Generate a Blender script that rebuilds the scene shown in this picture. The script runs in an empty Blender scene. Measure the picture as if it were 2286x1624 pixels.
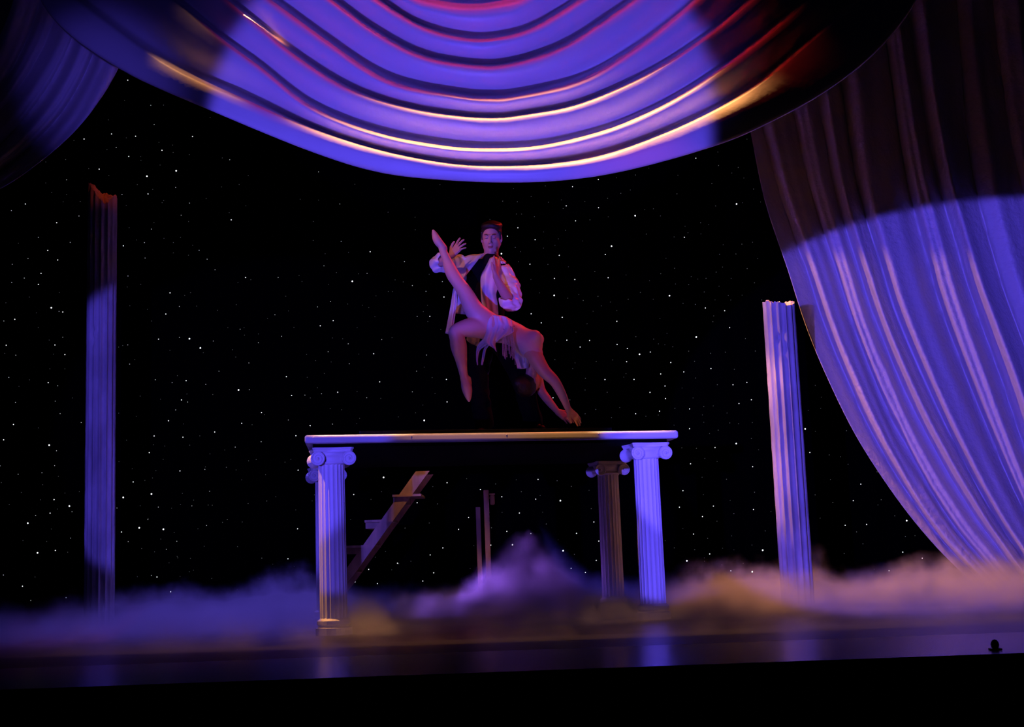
import bpy, bmesh, math, random
import numpy as np
from mathutils import Vector, Matrix, noise as mn
random.seed(7)
C = bpy.context.scene.collection
D = bpy.data
SC = bpy.context.scene

# ------------------------------------------------------------------ camera
FOC = 3000.0
PIT = math.atan(432/3000); ROLL = math.radians(2.06); CH = 0.5
FW = Vector((0, math.cos(PIT), math.sin(PIT)))
_R = Vector((1, 0, 0)); _U = Vector((0, -math.sin(PIT), math.cos(PIT)))
RT = _R*math.cos(ROLL) - _U*math.sin(ROLL)
UP = _U*math.cos(ROLL) + _R*math.sin(ROLL)
def ray(px, py): return FW*FOC + RT*(px-1143) + UP*(812-py)
def P(px, py, Y):
    d = ray(px, py); return d*(Y/d.y) + Vector((0, 0, CH))
cam = D.cameras.new('camera'); co = D.objects.new('camera', cam); C.objects.link(co)
cam.sensor_width = 36; cam.lens = 36*FOC/2286; cam.clip_start = .1; cam.clip_end = 100
M3 = Matrix((RT, UP, -FW)).transposed()
co.matrix_world = Matrix.Translation((0, 0, CH)) @ M3.to_4x4()
SC.camera = co

# ------------------------------------------------------------------ world, exposure, stage lamps and added fills
w = D.worlds.new('world'); SC.world = w; w.use_nodes = True
w.node_tree.nodes['Background'].inputs[0].default_value = (.004, .003, .02, 1)
w.node_tree.nodes['Background'].inputs[1].default_value = .05
SC.view_settings.view_transform = 'Standard'
try: SC.view_settings.look = 'None'
except Exception: pass
SC.view_settings.exposure = 0; SC.view_settings.gamma = 1; SC.view_settings.use_curve_mapping = False

BLUE = (.10, .065, 1.0); WARM = (1.0, .42, .13); RED = (1.0, .03, .02); PINK = (1.0, .3, .3)
def spot(name, loc, target, power, col, half, blend=.08, scale=(1, 1), radius=.04, roll=0):
    l = D.lights.new(name, 'SPOT'); l.energy = power; l.color = col; l.spot_size = math.radians(2*half)
    l.spot_blend = blend; l.shadow_soft_size = radius
    o = D.objects.new(name, l); C.objects.link(o)
    q = (Vector(target)-Vector(loc)).to_track_quat('-Z', 'Y')
    o.matrix_world = Matrix.Translation(loc) @ q.to_matrix().to_4x4() @ Matrix.Rotation(roll, 4, 'Z') @ Matrix.Diagonal((scale[0], scale[1], 1, 1))
    return o
SW = 8.6      # distance of the swag
# blue front-of-house lamps, plus added blue and purple fills
spot('blue_lamp_middle', (-.7, 3.2, -.6), P(1010, 390, SW), 1900, BLUE, 14.6, .12, (1, .80))
spot('blue_lamp_right', (-1.4, .3, .9), P(2180, 930, 12.6), 5200, BLUE, 13.2, .05, (1, .655))
spot('blue_fill_column', (1.9, .3, .9), P(1500, 1140, 10), 4600, BLUE, 4.0, .12)  # extra blue beam added to brighten the front right table column
spot('blue_lamp_left', (-2.0, .3, .9), P(450, 935, 10.5), 2600, BLUE, 9.9, .15, (1, .79))
spot('blue_lamp_left_drape', (-.3, .5, .9), P(235, 200, 9.6), 750, BLUE, 4, 1)
spot('blue_wash_swag', (-1.5, 2.5, -.2), P(500, 60, SW), 60, BLUE, 14, .6)
spot('blue_fill_middle', (.3, .6, 1.0), P(1040, 100, SW), 150, BLUE, 14, .6, (1, .6))  # added low fill so the swag pockets read navy
spot('blue_lamp_dancers', (-3.6, 3.4, .2), P(1090, 730, 10.2), 470, BLUE, 7.5, .6)
spot('purple_fill_fog', (.3, 12.9, 4.6), P(1150, 1260, 11.6), 12000, (.34, .12, 1), 13, 1)  # purple light added from behind for the middle fog puff
# warm lamps hung overhead, mixed with added warm, red and blue fills
spot('warm_lamp_swag', (.45, 8.76, 7.4), (.45, 8.61, 3.0), 2800, WARM, 29, .5, (1, .11))
spot('warm_lamp_swag_left', (-2.15, 8.5, 6.6), P(440, 192, SW+.1), 130, WARM, 9, .6, (1, .5))
spot('warm_lamp_left_column', (-3.1, 9.75, 4.7), (-1.42, 9.65, .95), 1100, WARM, 4.2, .15)
spot('blue_fill_left_column', (-2.2, .3, .9), P(748, 1160, 9.7), 1300, BLUE, 3.3, .12)  # dedicated beam added for the front left table column
spot('warm_fill_edge_left', (-1.100, 9.621, 4.3), (-1.079, 9.539, 1.4), 900, (1, .46, .24), 9.0, .25, (1, .3), roll=math.radians(14))  # thin beam added to brighten the tabletop edge at its left end
spot('warm_fill_edge_right', (0.870, 10.112, 4.3), (0.890, 10.030, 1.4), 900, (1, .46, .24), 8.0, .25, (1, .3), roll=math.radians(14))  # matching added beam for the right end of the edge
spot('warm_fill_right_column', (-2.0, 10.7, 4.2), (2.34, 11.5, 1.35), 800, (1, .4, .22), 8, .5)  # added to warm the left flank of the right broken column
spot('warm_lamp_table', (-.2, 9.0, 3.5), (-.17, 9.83, 1.39), 170, WARM, 23, .3, (1, .19), roll=math.radians(14))
spot('warm_fill_stair', (-.75, 12.15, 3.9), P(990, 1110, 12.75), 330, (1, .42, .12), 10, .3)  # small warm light added for the stair and the post tops
spot('warm_lamp_dancers', (-1.8, 8.9, 4.3), P(1080, 620, 10.4), 180, (1, .28, .1), 12, .8)
spot('warm_lamp_side', (-3.0, 11.0, 3.6), P(2060, 900, 12.9), 560, WARM, 12, .3)
spot('red_fill_left_column', (-2.4, 10.6, 6.0), P(240, 430, 12.5), 42, (1, .10, .04), 4, .8)  # tiny red light added on top of the left broken column
spot('blue_fill_floor', (0, .6, 1.7), P(1143, 1385, 9.0), 260, (.16, .09, 1), 24, .8, (1, .22))  # added wash that tints the front fog blue
spot('warm_lamp_fog', (1.5, 12.5, 5.2), P(1920, 1330, 11.6), 2200, (1, .35, .18), 22, .9)
spot('blue_fill_fog', (-2.2, 12.6, 5.2), P(580, 1320, 11.3), 1300, (.16, .10, 1), 28, 1)  # broad fill added above the left-hand fog
# red lamps
spot('red_lamp_back', (1.9, 11.9, 5.0), P(1120, 720, 10.3), 230, RED, 15, .4)
spot('red_lamp_swag', (0, 8.3, 7.2), (0, 8.95, 3.7), 150, RED, 36, .6, (1, .3))
spot('red_wash', (4.3, 4.5, 3.9), P(1110, 700, 10), 230, (1, .07, .09), 6.5, .8)

# ------------------------------------------------------------------ materials
def mat(name, col, rough=.7, metal=0, spec=.5, bump=0, bscale=30, var=0, vscale=4, emit=None, estr=0, sheen=0, stretch=(1, 1, 1), detail=4):
    m = D.materials.new(name); m.use_nodes = True; nt = m.node_tree; b = nt.nodes['Principled BSDF']
    b.inputs['Base Color'].default_value = (*col, 1); b.inputs['Roughness'].default_value = rough
    b.inputs['Metallic'].default_value = metal; b.inputs['Specular IOR Level'].default_value = spec
    if sheen: b.inputs['Sheen Weight'].default_value = sheen
    if bump or var:
        tc = nt.nodes.new('ShaderNodeTexCoord'); mp = nt.nodes.new('ShaderNodeMapping')
        mp.inputs['Scale'].default_value = stretch
        nt.links.new(tc.outputs['Object'], mp.inputs['Vector'])
    if bump:
        n = nt.nodes.new('ShaderNodeTexNoise'); n.inputs['Scale'].default_value = bscale; n.inputs['Detail'].default_value = detail
        bp = nt.nodes.new('ShaderNodeBump'); bp.inputs['Strength'].default_value = bump; bp.inputs['Distance'].default_value = .02
        nt.links.new(mp.outputs[0], n.inputs['Vector']); nt.links.new(n.outputs[0], bp.inputs['Height']); nt.links.new(bp.outputs[0], b.inputs['Normal'])
    if var:
        n = nt.nodes.new('ShaderNodeTexNoise'); n.inputs['Scale'].default_value = vscale; n.inputs['Detail'].default_value = 6
        rp = nt.nodes.new('ShaderNodeValToRGB'); rp.color_ramp.elements[0].position = .35; rp.color_ramp.elements[1].position = .65
        rp.color_ramp.elements[0].color = (*[c*(1-var) for c in col], 1); rp.color_ramp.elements[1].color = (*col, 1)
        nt.links.new(mp.outputs[0], n.inputs['Vector']); nt.links.new(n.outputs[0], rp.inputs[0]); nt.links.new(rp.outputs[0], b.inputs['Base Color'])
    if emit:
        b.inputs['Emission Color'].default_value = (*emit, 1); b.inputs['Emission Strength'].default_value = estr
    return m
M = {}
M['silk'] = mat('silk_cloth', (.80, .76, .72), .42, bump=.25, bscale=9, detail=8, sheen=.2)
M['silkwr'] = mat('crinkled_silk', (.80, .76, .72), .40, bump=.8, bscale=16, detail=6, sheen=.2)
M['floor'] = mat('stage_floor', (.012, .012, .016), .32, bump=.03, bscale=6)
M['apron'] = mat('apron_floor', (.03, .028, .032), .25, bump=.03, bscale=8)
M['black'] = mat('black_paint', (.0015, .0015, .002), .9, spec=.05)
M['blackcloth'] = mat('black_velvet', (.0012, .0012, .0016), 1, spec=0)
M['white'] = mat('white_paint', (.78, .76, .72), .5, bump=.03, bscale=40)
M['stone'] = mat('aged_plaster', (.74, .70, .66), .6, bump=.35, bscale=22, var=.45, vscale=5, stretch=(1, 1, .35))
M['chip'] = mat('raw_foam_break', (.80, .66, .45), .8, bump=.6, bscale=40)
M['skin'] = mat('skin', (.62, .36, .27), .5)
M['tights'] = mat('tights_skin', (.72, .44, .34), .45)
M['satin'] = mat('white_satin', (.80, .78, .78), .30, bump=.12, bscale=25, sheen=.3)
M['leotard'] = mat('pale_leotard', (.78, .66, .66), .5, bump=.1, bscale=60)
M['sheer'] = mat('sheer_chiffon', (.74, .70, .74), .5)
M['bead'] = mat('crystal_bead', (.85, .85, .9), .12, metal=.6)
M['hair'] = mat('dark_hair', (.018, .011, .009), .45, bump=.3, bscale=60, stretch=(3, 3, .5))
M['shirt'] = mat('black_shirt', (.006, .006, .008), .85, spec=.1)
M['shoe'] = mat('black_shoe', (.008, .008, .009), .5, spec=.2)
M['lip'] = mat('lip', (.40, .13, .12), .5)
M['wood'] = mat('bare_wood', (.55, .36, .18), .6, bump=.2, bscale=12, var=.5, vscale=9, stretch=(1, 1, .2))
M['mat'] = mat('black_gloss_board', (.006, .006, .006), .18)
M['steel'] = mat('steel_screw', (.8, .8, .8), .3, metal=1)
for k, (e, s) in enumerate(((1, .12), (1, .5), (1, 1.3), (1, 3.0))):
    M['star%d' % k] = mat('fibre_star_%s' % 'abcd'[k], (.02, .02, .02), .5, emit=(.9, .95, 1), estr=s)

# ------------------------------------------------------------------ helpers
def tag(o, label=None, cat=None, group=None, kind=None):
    if label: o['label'] = label
    if cat: o['category'] = cat
    if group: o['group'] = group
    if kind: o['kind'] = kind
    return o
def empty(name, loc=(0, 0, 0), rz=0, **k):
    o = D.objects.new(name, None); C.objects.link(o); o.location = loc; o.rotation_euler.z = rz; o.empty_display_size = .1
    return tag(o, **k)
def finish(name, me, m, parent=None, smooth=False):
    me.materials.append(m) if m else None
    if smooth:
        me.polygons.foreach_set('use_smooth', [True]*len(me.polygons))
    o = D.objects.new(name, me); C.objects.link(o)
    if parent: o.parent = parent
    return o
def obj(name, bm, m, parent=None, smooth=False):
    me = D.meshes.new(name); bmesh.ops.recalc_face_normals(bm, faces=bm.faces[:]); bm.to_mesh(me); bm.free()
    return finish(name, me, m, parent, smooth)
def pyobj(name, v, fcs, m, parent=None, smooth=False):
    me = D.meshes.new(name); me.from_pydata([tuple(a) for a in v], [], fcs); me.validate(); me.update()
    return finish(name, me, m, parent, smooth)
def box(bm, c, s, rz=0, bev=0, rot=None):
    r = bmesh.ops.create_cube(bm, size=1)['verts']
    m4 = Matrix.Translation(c) @ (rot.to_4x4() if rot else Matrix.Rotation(rz, 4, 'Z')) @ Matrix.Diagonal((*s, 1))
    bmesh.ops.transform(bm, matrix=m4, verts=r)
    if bev:
        es = list({e for v in r for e in v.link_edges})
        bmesh.ops.bevel(bm, geom=es, offset=bev, segments=3, affect='EDGES', profile=.5)
    return r
def tube(bm, pts, rad, seg=8, cap=True):
    rings = []; n = len(pts)
    pts = [Vector(p_) for p_ in pts]
    for i, p_ in enumerate(pts):
        t = (pts[min(i+1, n-1)] - pts[max(i-1, 0)]).normalized()
        a = t.cross(Vector((0, 0, 1)));
        if a.length < 1e-3: a = t.cross(Vector((1, 0, 0)))
        a.normalize(); b = t.cross(a)
        rr = rad[i] if isinstance(rad, (list, tuple)) else rad
        rings.append([bm.verts.new(p_ + (a*math.cos(2*math.pi*k/seg) + b*math.sin(2*math.pi*k/seg))*rr) for k in range(seg)])
    for i in range(n-1):
        for k in range(seg):
            bm.faces.new((rings[i][k], rings[i][(k+1) % seg], rings[i+1][(k+1) % seg], rings[i+1][k]))
    if cap: bm.faces.new(rings[0][::-1]); bm.faces.new(rings[-1])
def catmull(pts, n):
    """n points along a Catmull-Rom through pts (numpy rows)"""
    pts = np.array(pts, float)
    d = np.r_[0, np.cumsum(np.linalg.norm(np.diff(pts, axis=0), axis=1))]; d /= d[-1]
    q = np.vstack([2*pts[0]-pts[1], pts, 2*pts[-1]-pts[-2]])
    out = []
    for s in np.linspace(0, 1, n):
        i = min(np.searchsorted(d, s, 'right')-1, len(pts)-2); i = max(i, 0)
        t = (s-d[i])/(d[i+1]-d[i]); a, b, c, e = q[i], q[i+1], q[i+2], q[i+3]
        out.append(.5*((2*b)+(c-a)*t+(2*a-5*b+4*c-e)*t*t+(3*b-3*c+e-a)*t**3))
    return np.array(out)
def grid_faces(nr, nc):
    return [(i*nc+j, i*nc+j+1, (i+1)*nc+j+1, (i+1)*nc+j) for i in range(nr-1) for j in range(nc-1)]
def fbm(x, y, z, o=4): return mn.fractal(Vector((x, y, z)), 1.0, 2.0, o)

# ------------------------------------------------------------------ setting
bm = bmesh.new(); box(bm, (0, 12.2, -.1), (16, 9.6, .2))
tag(obj('floor', bm, M['floor']), kind='structure')
bm = bmesh.new(); box(bm, (0, 6.72, -.013), (16, 1.35, .03), bev=.004)
tag(obj('trim_1', bm, M['apron']), kind='structure')
bm = bmesh.new(); box(bm, (0, 6.12, -.67), (16, .1, 1.28))
tag(obj('trim_2', bm, M['black']), kind='structure')
bm = bmesh.new(); box(bm, (0, 3, -1.35), (16, 7, .1))
tag(obj('floor', bm, M['blackcloth']), kind='structure')
# star cloth at the back, in soft vertical pleats
YS = 15.0
n = 240; v = []; 
for j in range(2):
    for i in range(n): v.append((-6.5+13*i/(n-1), YS+.03+.02*math.sin(i*1.3), (0, 6.5)[j]))
star = pyobj('star_cloth', v, grid_faces(2, n), M['blackcloth'], smooth=True)
sm = star.modifiers.new('t', 'SOLIDIFY'); sm.thickness = .01; sm.offset = 1
tag(star, 'black backdrop cloth pricked with tiny white star lights behind everything', 'backdrop')
S = []
def st(x0, y0, k, s):
    a = s.split()
    for q in a:
        x, y, b = q.split(','); S.append((x0+float(x)/k, y0+float(y)/k, int(b)))
st(0,150,4.06,"1158,118,2 1367,346,1 982,478,0 1397,520,1 1011,606,2 1229,626,2 762,652,2 670,665,0 1745,629,2 1053,728,1 970,748,0 1468,754,2 1167,810,2 1278,845,0 1451,888,0 1597,940,3 1332,989,3 899,925,2 804,920,0 604,1022,1 415,1050,0 415,860,0 595,838,0 468,1136,0 604,1157,0 1106,1155,1 1342,1150,2 1592,1091,1 2008,1086,0 1869,1191,0 1718,1233,1 1484,1210,0 1144,1254,0 230,1241,2 103,1301,1 716,1350,1 514,1411,2 572,1221,0 727,1217,0 1642,1343,1 1709,1400,0 1171,1456,0 1372,1469,1 1636,1543,0 348,1543,1 167,1597,0 636,1589,1 1118,1620,2 1309,1591,1 1746,1615,0")
st(0,550,4.06,"433,38,2 254,111,1 523,125,2 111,164,1 372,246,2 220,289,1 106,328,1 348,346,2 538,420,0 266,461,0 53,513,0 465,558,3 535,591,1 569,597,2 134,663,2 35,678,1 330,604,0 347,738,0 569,825,1 446,851,0 498,896,2 56,898,2 484,979,0 588,983,2 143,988,1 43,972,0 452,1112,0 588,1112,0 80,1190,1 268,1212,0 437,1237,2 523,1266,1 172,1271,0 657,1376,0 141,1416,1 501,1405,1 545,1518,1 736,1599,1 122,1617,2 1805,37,1 1877,118,1 1571,60,0 1315,107,1 1949,214,1 1160,270,1 1153,370,0 1276,345,0 1541,423,2 1674,445,0 1626,546,1 1783,543,0 1177,540,0 1336,573,0 1503,615,2 1437,843,2 1627,827,1 1717,839,3 1816,923,3 1933,860,1 1158,895,1 1175,1069,1 1985,1133,1 1408,1211,1 1560,1237,1 1687,1219,2 1865,1253,1 1270,1360,0 1455,1387,0 1645,1394,2 1701,1413,1 1592,1485,1 1527,1583,2 1664,1612,0 1235,1543,0")
st(0,950,4.06,"348,24,0 33,132,2 446,180,3 512,231,1 495,366,1 0,368,1 380,431,1 165,444,1 529,463,0 12,520,0 387,539,0 193,609,0 589,615,0 719,602,0 490,674,2 366,676,0 84,719,0 629,733,3 519,760,0 653,784,1 454,797,2 323,819,1 252,888,3 465,941,0 640,1023,1 208,1045,0 424,1054,0 340,1157,3 502,1135,2 614,1151,0 31,1358,1 318,1376,0 204,1460,2 279,1589,1 599,1563,1 1397,97,2 1658,108,2 1946,61,2 1811,96,0 1353,248,2 1078,330,0 1199,395,0 1413,412,0 1631,414,2 1857,400,1 1207,514,2 1117,654,3 1373,623,3 1653,617,0 1900,598,1 1060,750,1 1270,730,0 1435,742,1 1555,752,0 1636,718,0 1739,731,1 1924,725,0 1341,856,1 1262,930,3 1481,943,3 1101,968,2 1162,1055,1 1872,909,1 1794,939,0 1603,1052,1 1284,1118,0 1508,1124,1 1850,1097,0 1612,1202,0 1726,1207,0 1532,1248,0 1372,1362,1 1423,1376,2 1716,1328,0 1754,1314,0 1632,1370,0 1547,1510,2 1657,1579,1")
st(500,350,4.06,"52,28,1 857,138,1 1680,175,1 1879,193,0 1187,250,0 1631,293,1 690,386,0 857,394,0 198,445,0 1050,429,1 66,573,2 1487,504,0 1732,549,0 1062,767,1 809,760,0 1325,862,2 1129,868,0 917,880,0 906,990,1 1019,1051,0 1297,1058,1 1163,1130,3 196,1096,2 491,1096,1 127,1140,0 947,1158,0 1636,951,1 1860,1067,0 1551,1117,0 1707,1169,1 1979,1133,1 1526,1223,0 1831,1221,1 1378,1262,0 560,1266,0 1994,1273,2 966,1313,1 848,1362,1 1122,1336,0 1254,1347,0 112,1342,0 1845,1347,0 462,1434,1 1368,1451,0 1751,1448,1 1866,1448,2 990,1487,2 873,1534,2 146,1565,1 182,1551,0 1207,1551,0 1965,1567,0")
st(500,700,4.06,"522,208,1 312,266,1 983,223,0 1430,237,1 1126,276,1 944,348,1 1223,369,0 1357,366,2 749,373,0 1836,378,1 226,450,1 1136,457,1 1746,524,1 909,545,0 566,574,2 754,580,0 1887,583,0 2016,599,2 1411,621,2 132,695,3 230,692,1 1031,715,2 884,729,1 613,744,2 734,741,1 1294,765,1 1421,771,0 1707,712,1 2022,803,2 962,864,0 1067,874,0 340,900,2 1736,902,0 583,967,1 1580,939,0 1815,971,3 781,1017,2 161,997,2 255,1010,0 983,1004,1 1203,1000,0 652,1110,2 337,1164,1 102,1213,1 292,1324,1 606,1323,0 22,1396,1 672,1422,2 1447,1488,3 2022,1536,2 1893,1571,0 160,1510,0 110,1420,0")
st(500,1000,4.06,"1176,425,2 388,484,1 219,506,0 799,483,0 1428,400,0 1751,500,2 1660,541,2 1936,510,1 651,565,0 30,651,1 1148,650,0 1861,683,1 1641,729,1 667,736,2 1427,866,2 1984,909,2 1869,973,2 343,1002,1 580,1008,2 1573,1048,2 1694,1030,0 442,1057,0 1371,994,0 1312,1104,2 1901,1135,2 1188,1218,2 1391,1233,2 1802,1210,2 120,1287,1 1293,1312,0 1988,1270,0 322,1190,0 123,898,0")
st(1100,350,4.06,"957,207,2 1120,192,0 476,265,0 723,272,2 188,289,0 348,361,1 1161,332,1 90,403,1 223,409,1 505,413,1 835,406,0 1041,377,1 622,391,0 666,446,2 959,463,2 262,520,0 378,544,1 751,582,2 881,573,1 228,645,2 661,668,1 133,721,2 461,683,0 384,753,2 595,745,0 812,764,0 204,823,1 460,829,0 79,880,3 1077,812,3 603,895,2 1020,887,2 234,952,0 500,977,1 337,975,2 686,999,0 925,1040,1 559,1104,2 744,1114,2 1046,1098,2 346,1113,0 424,1235,0 557,1258,3 680,1283,1 954,1267,1 820,1304,1 910,1402,0 1125,1395,0 348,1425,2 630,1457,2 440,1507,2 1125,1493,2 855,1515,0")
st(1350,300,4.06,"826,217,2 1025,161,0 1032,283,1 1210,300,1 1152,351,0 400,307,0 279,369,1 105,396,0 663,371,0 971,447,1 1349,497,1 232,505,0 655,540,1 1005,650,1 1195,632,3 1412,614,0 276,738,3 505,740,0 728,834,0 869,802,1 377,905,1 722,934,2 872,903,0 1243,996,1 1340,979,0 1189,1085,1 1041,1088,1 1386,1127,0 633,1215,1 1010,1250,1 1291,1218,1 508,1264,1 193,1276,0 406,1328,0 918,1306,1 1146,1306,0 1357,1347,1 642,1357,0 761,1364,1 1036,1378,0 902,1430,1 323,1434,1 587,1464,3 1120,1460,0 1245,1459,0 213,1496,1 440,1496,0 1000,1502,0 1423,1502,1 710,1533,1 822,1543,1 912,1575,2 1087,1600,2 110,1598,0")
st(1200,700,4.572,"299,274,2 435,344,2 531,277,2 506,105,0 1250,51,0 1790,85,1 1961,146,2 1322,204,0 1004,238,1 1185,263,1 1620,242,3 2122,257,1 812,318,2 1381,341,1 917,359,2 1543,386,1 1151,395,2 1041,418,3 1766,408,1 1917,396,1 2223,385,1 177,472,1 767,476,1 599,493,1 909,494,2 1360,502,2 1603,489,1 1770,564,2 359,564,0 2009,571,1 1257,619,2 1493,598,2 489,663,1 688,676,2 880,651,0 985,675,2 1614,660,1 485,783,1 1835,729,1 1995,729,2 2137,705,2 711,806,1 1301,742,2 1475,762,0 1148,807,2 158,862,2 330,884,1 1587,864,0 2183,882,2 1306,870,2 2056,921,2 1697,951,1 595,981,1 839,963,0 1402,969,1 1552,976,2 1245,999,2 486,1025,1 1002,1025,2 1106,1051,1 274,1058,2 755,1065,1 1393,1141,0 1697,1112,0 1963,1119,1 2052,1127,1 2192,1115,0 1552,1178,2 1844,1193,1 2028,1330,3 2183,1277,1")
st(1480,950,4.06,"801,119,1 171,204,1 303,209,1 472,202,2 867,222,0 250,349,2 491,329,0 813,376,2 576,489,1 181,593,2 366,629,0 830,607,1 609,681,0 149,743,2 457,733,2 820,764,2 642,801,1 979,783,0 358,828,2 490,870,1 181,936,0 277,987,2 405,1025,1 927,958,1 622,1003,0 103,1112,1 288,1129,1 424,1167,2 541,1115,0 643,1130,0 806,1086,0 904,1133,3 217,1229,3 533,1266,1 727,1252,1 615,1320,2 809,1329,3 376,1233,0 412,1384,1 782,1475,1")
st(1760,850,3.383,"203,36,0 244,210,0 127,366,3 204,384,0 439,379,1 162,544,2 308,562,1 451,633,0 317,748,0 547,783,2 202,864,1 336,922,1 490,908,2 701,901,1 240,1040,0 429,1094,2 591,1088,2 803,1023,1 894,1059,3 515,1144,1 563,1234,1 884,1179,1 864,1297,2 422,1307,1 1011,1343,2 648,1427,1 760,1437,2 877,1491,2 328,1479,1 1178,1427,0 670,690,1")
st(950,990,5.08,"244,449,2 795,463,1 622,526,2 865,608,2 1276,411,2 1492,426,1 1653,490,1 1854,535,0 1086,551,1 1250,635,2 1529,652,3 1989,652,2 1879,743,1 1064,793,2 1328,783,0 868,785,0 488,843,2 375,978,2 748,960,1 922,1001,2 1068,1018,0 1194,1025,2 1369,917,1 1909,894,2 2096,861,0 1712,1023,2 1965,1111,2 547,1163,0 740,1157,2 985,1153,3 1560,1221,3 1688,1262,1 1936,1330,2 1446,1350,1 1651,1421,2 1813,1467,2 1412,1529,1 1588,1566,1 506,1422,0 1250,1298,1 1084,1315,1")
S.sort(key=lambda a: -a[2])
seen = []
for s in S:
    if all((s[0]-t[0])**2+(s[1]-t[1])**2 > 36 for t in seen): seen.append(s)
rads = (.0034, .0045, .0062, .0088)
mesh_by = []
for k in range(4):
    bm = bmesh.new(); bmesh.ops.create_icosphere(bm, subdivisions=1, radius=rads[k]); me = D.meshes.new('star_light')
    bm.to_mesh(me); bm.free(); me.materials.append(M['star%d' % k]); mesh_by.append(me)
for s in seen[:300]:
    o = D.objects.new('star_light', mesh_by[s[2]]); o.location = P(s[0], s[1], YS-.008); o.parent = star; C.objects.link(o)
rest = seen[300:]
bm = bmesh.new()
for s in rest:
    bmesh.ops.create_icosphere(bm, subdivisions=1, radius=rads[s[2]], matrix=Matrix.Translation(P(s[0], s[1], YS-.008)))
for i in range(260):       # the faintest ones, beyond counting
    x, y = random.uniform(-4.6, 4.6), random.uniform(.3, 6.2)
    bmesh.ops.create_icosphere(bm, subdivisions=1, radius=.0035, matrix=Matrix.Translation((x, YS-.008, y)))
o = obj('star_light_faint', bm, M['star0'], star); o['kind'] = 'stuff'

# ------------------------------------------------------------------ drapes
def cloth_obj(name, grid, m, thick=.006, parent=None):
    nr, nc = len(grid), len(grid[0])
    v = [q for row in grid for q in row]
    o = pyobj(name, v, grid_faces(nr, nc), m, parent, smooth=True)
    s = o.modifiers.new('thickness', 'SOLIDIFY'); s.thickness = thick; s.offset = 0
    return o
# swag: crests of the folds, bottom to top
AL = [(-60, -230), (30, -150)]; AR = [(2030, -170), (2130, -260)]
K = [
 AL+[(110,30),(265,152),(470,246),(700,340),(850,385),(1000,402),(1150,407),(1280,400),(1400,380),(1550,340),(1680,292),(1850,200),(1980,90),(2060,-40)]+AR,
 AL+[(130,-30),(240,60),(380,155),(560,235),(700,293),(850,340),(1000,369),(1110,375),(1230,370),(1350,350),(1480,305),(1600,250),(1700,190),(1790,115),(1900,20),(2000,-90)]+AR,
 AL+[(240,-90),(380,0),(490,92),(582,159),(700,248),(850,305),(1000,333),(1100,338),(1200,333),(1300,312),(1400,280),(1530,215),(1680,110),(1800,10),(1930,-110)]+AR,
 AL+[(310,-100),(440,-40),(560,50),(650,125),(780,205),(930,250),(1080,268),(1180,260),(1300,235),(1450,170),(1590,80),(1720,-30),(1860,-140)]+AR,
 AL+[(420,-120),(592,0),(730,101),(867,187),(1025,221),(1090,226),(1150,222),(1290,190),(1400,130),(1530,30),(1660,-90)]+[(1800,-200)]+AR,
 AL+[(480,-150),(620,-80),(730,0),(837,77),(944,132),(1060,152),(1140,149),(1250,115),(1340,60),(1425,0),(1560,-110)]+[(1760,-220)]+AR,
 AL+[(560,-160),(740,-70),(834,0),(944,66),(1051,94),(1130,88),(1200,64),(1300,5),(1430,-90)]+[(1700,-230)]+AR,
 AL+[(640,-180),(810,-90),(905,-8),(970,14),(1040,24),(1110,19),(1180,-2),(1290,-80)]+[(1640,-240)]+AR,
 AL+[(700,-230),(880,-150),(1040,-110),(1200,-150)]+[(1600,-300)]+AR]
NU = 150; curves = [catmull(k_, NU) for k_ in K]
# profile of one fold from its crest upwards: rolled crest, shelf going back, then coming forward to the next crest
prof = [(0, 0), (.03, .004), (.06, .03), (.085, .09), (.11, .17), (.15, .24), (.22, .255), (.32, .22), (.45, .125), (.6, .07), (.75, .028), (.87, .006), (.95, -.002)]
rows = []
def swag_row(cp, cq, t, dep, bi):
    row = []
    for j in range(NU):
        x, y = cp[j]*(1-t)+cq[j]*t
        e = j/(NU-1)
        env = math.sin(math.pi*min(1, max(0, e)))**.5
        wr = .008*fbm(e*9+bi, t*2.2+bi*3, 0)*env + .003*fbm(e*40, t*3+bi, 2)
        Yd = SW + .06*(bi+t) + .5*abs(2*e-1)**2 + dep*env*(.85+.3*mn.noise(Vector((e*5, bi*2.3, 0)))) + wr
        row.append(P(x, y, Yd))
    return row
for t, d_ in ((0, .16), (.03, .12), (.12, .09), (.3, .065), (.5, .035), (.7, .012), (.88, 0)):
    rows.append(swag_row(curves[0], curves[1], t, d_, 0))
for b in range(1, len(curves)-1):
    for t, d_ in prof:
        rows.append(swag_row(curves[b], curves[b+1], t, d_, b))
sw = cloth_obj('swag_drape', rows, M['silk'])
tag(sw, 'wide silky swag hanging in curved folds across the top of the stage', 'drape')

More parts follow.
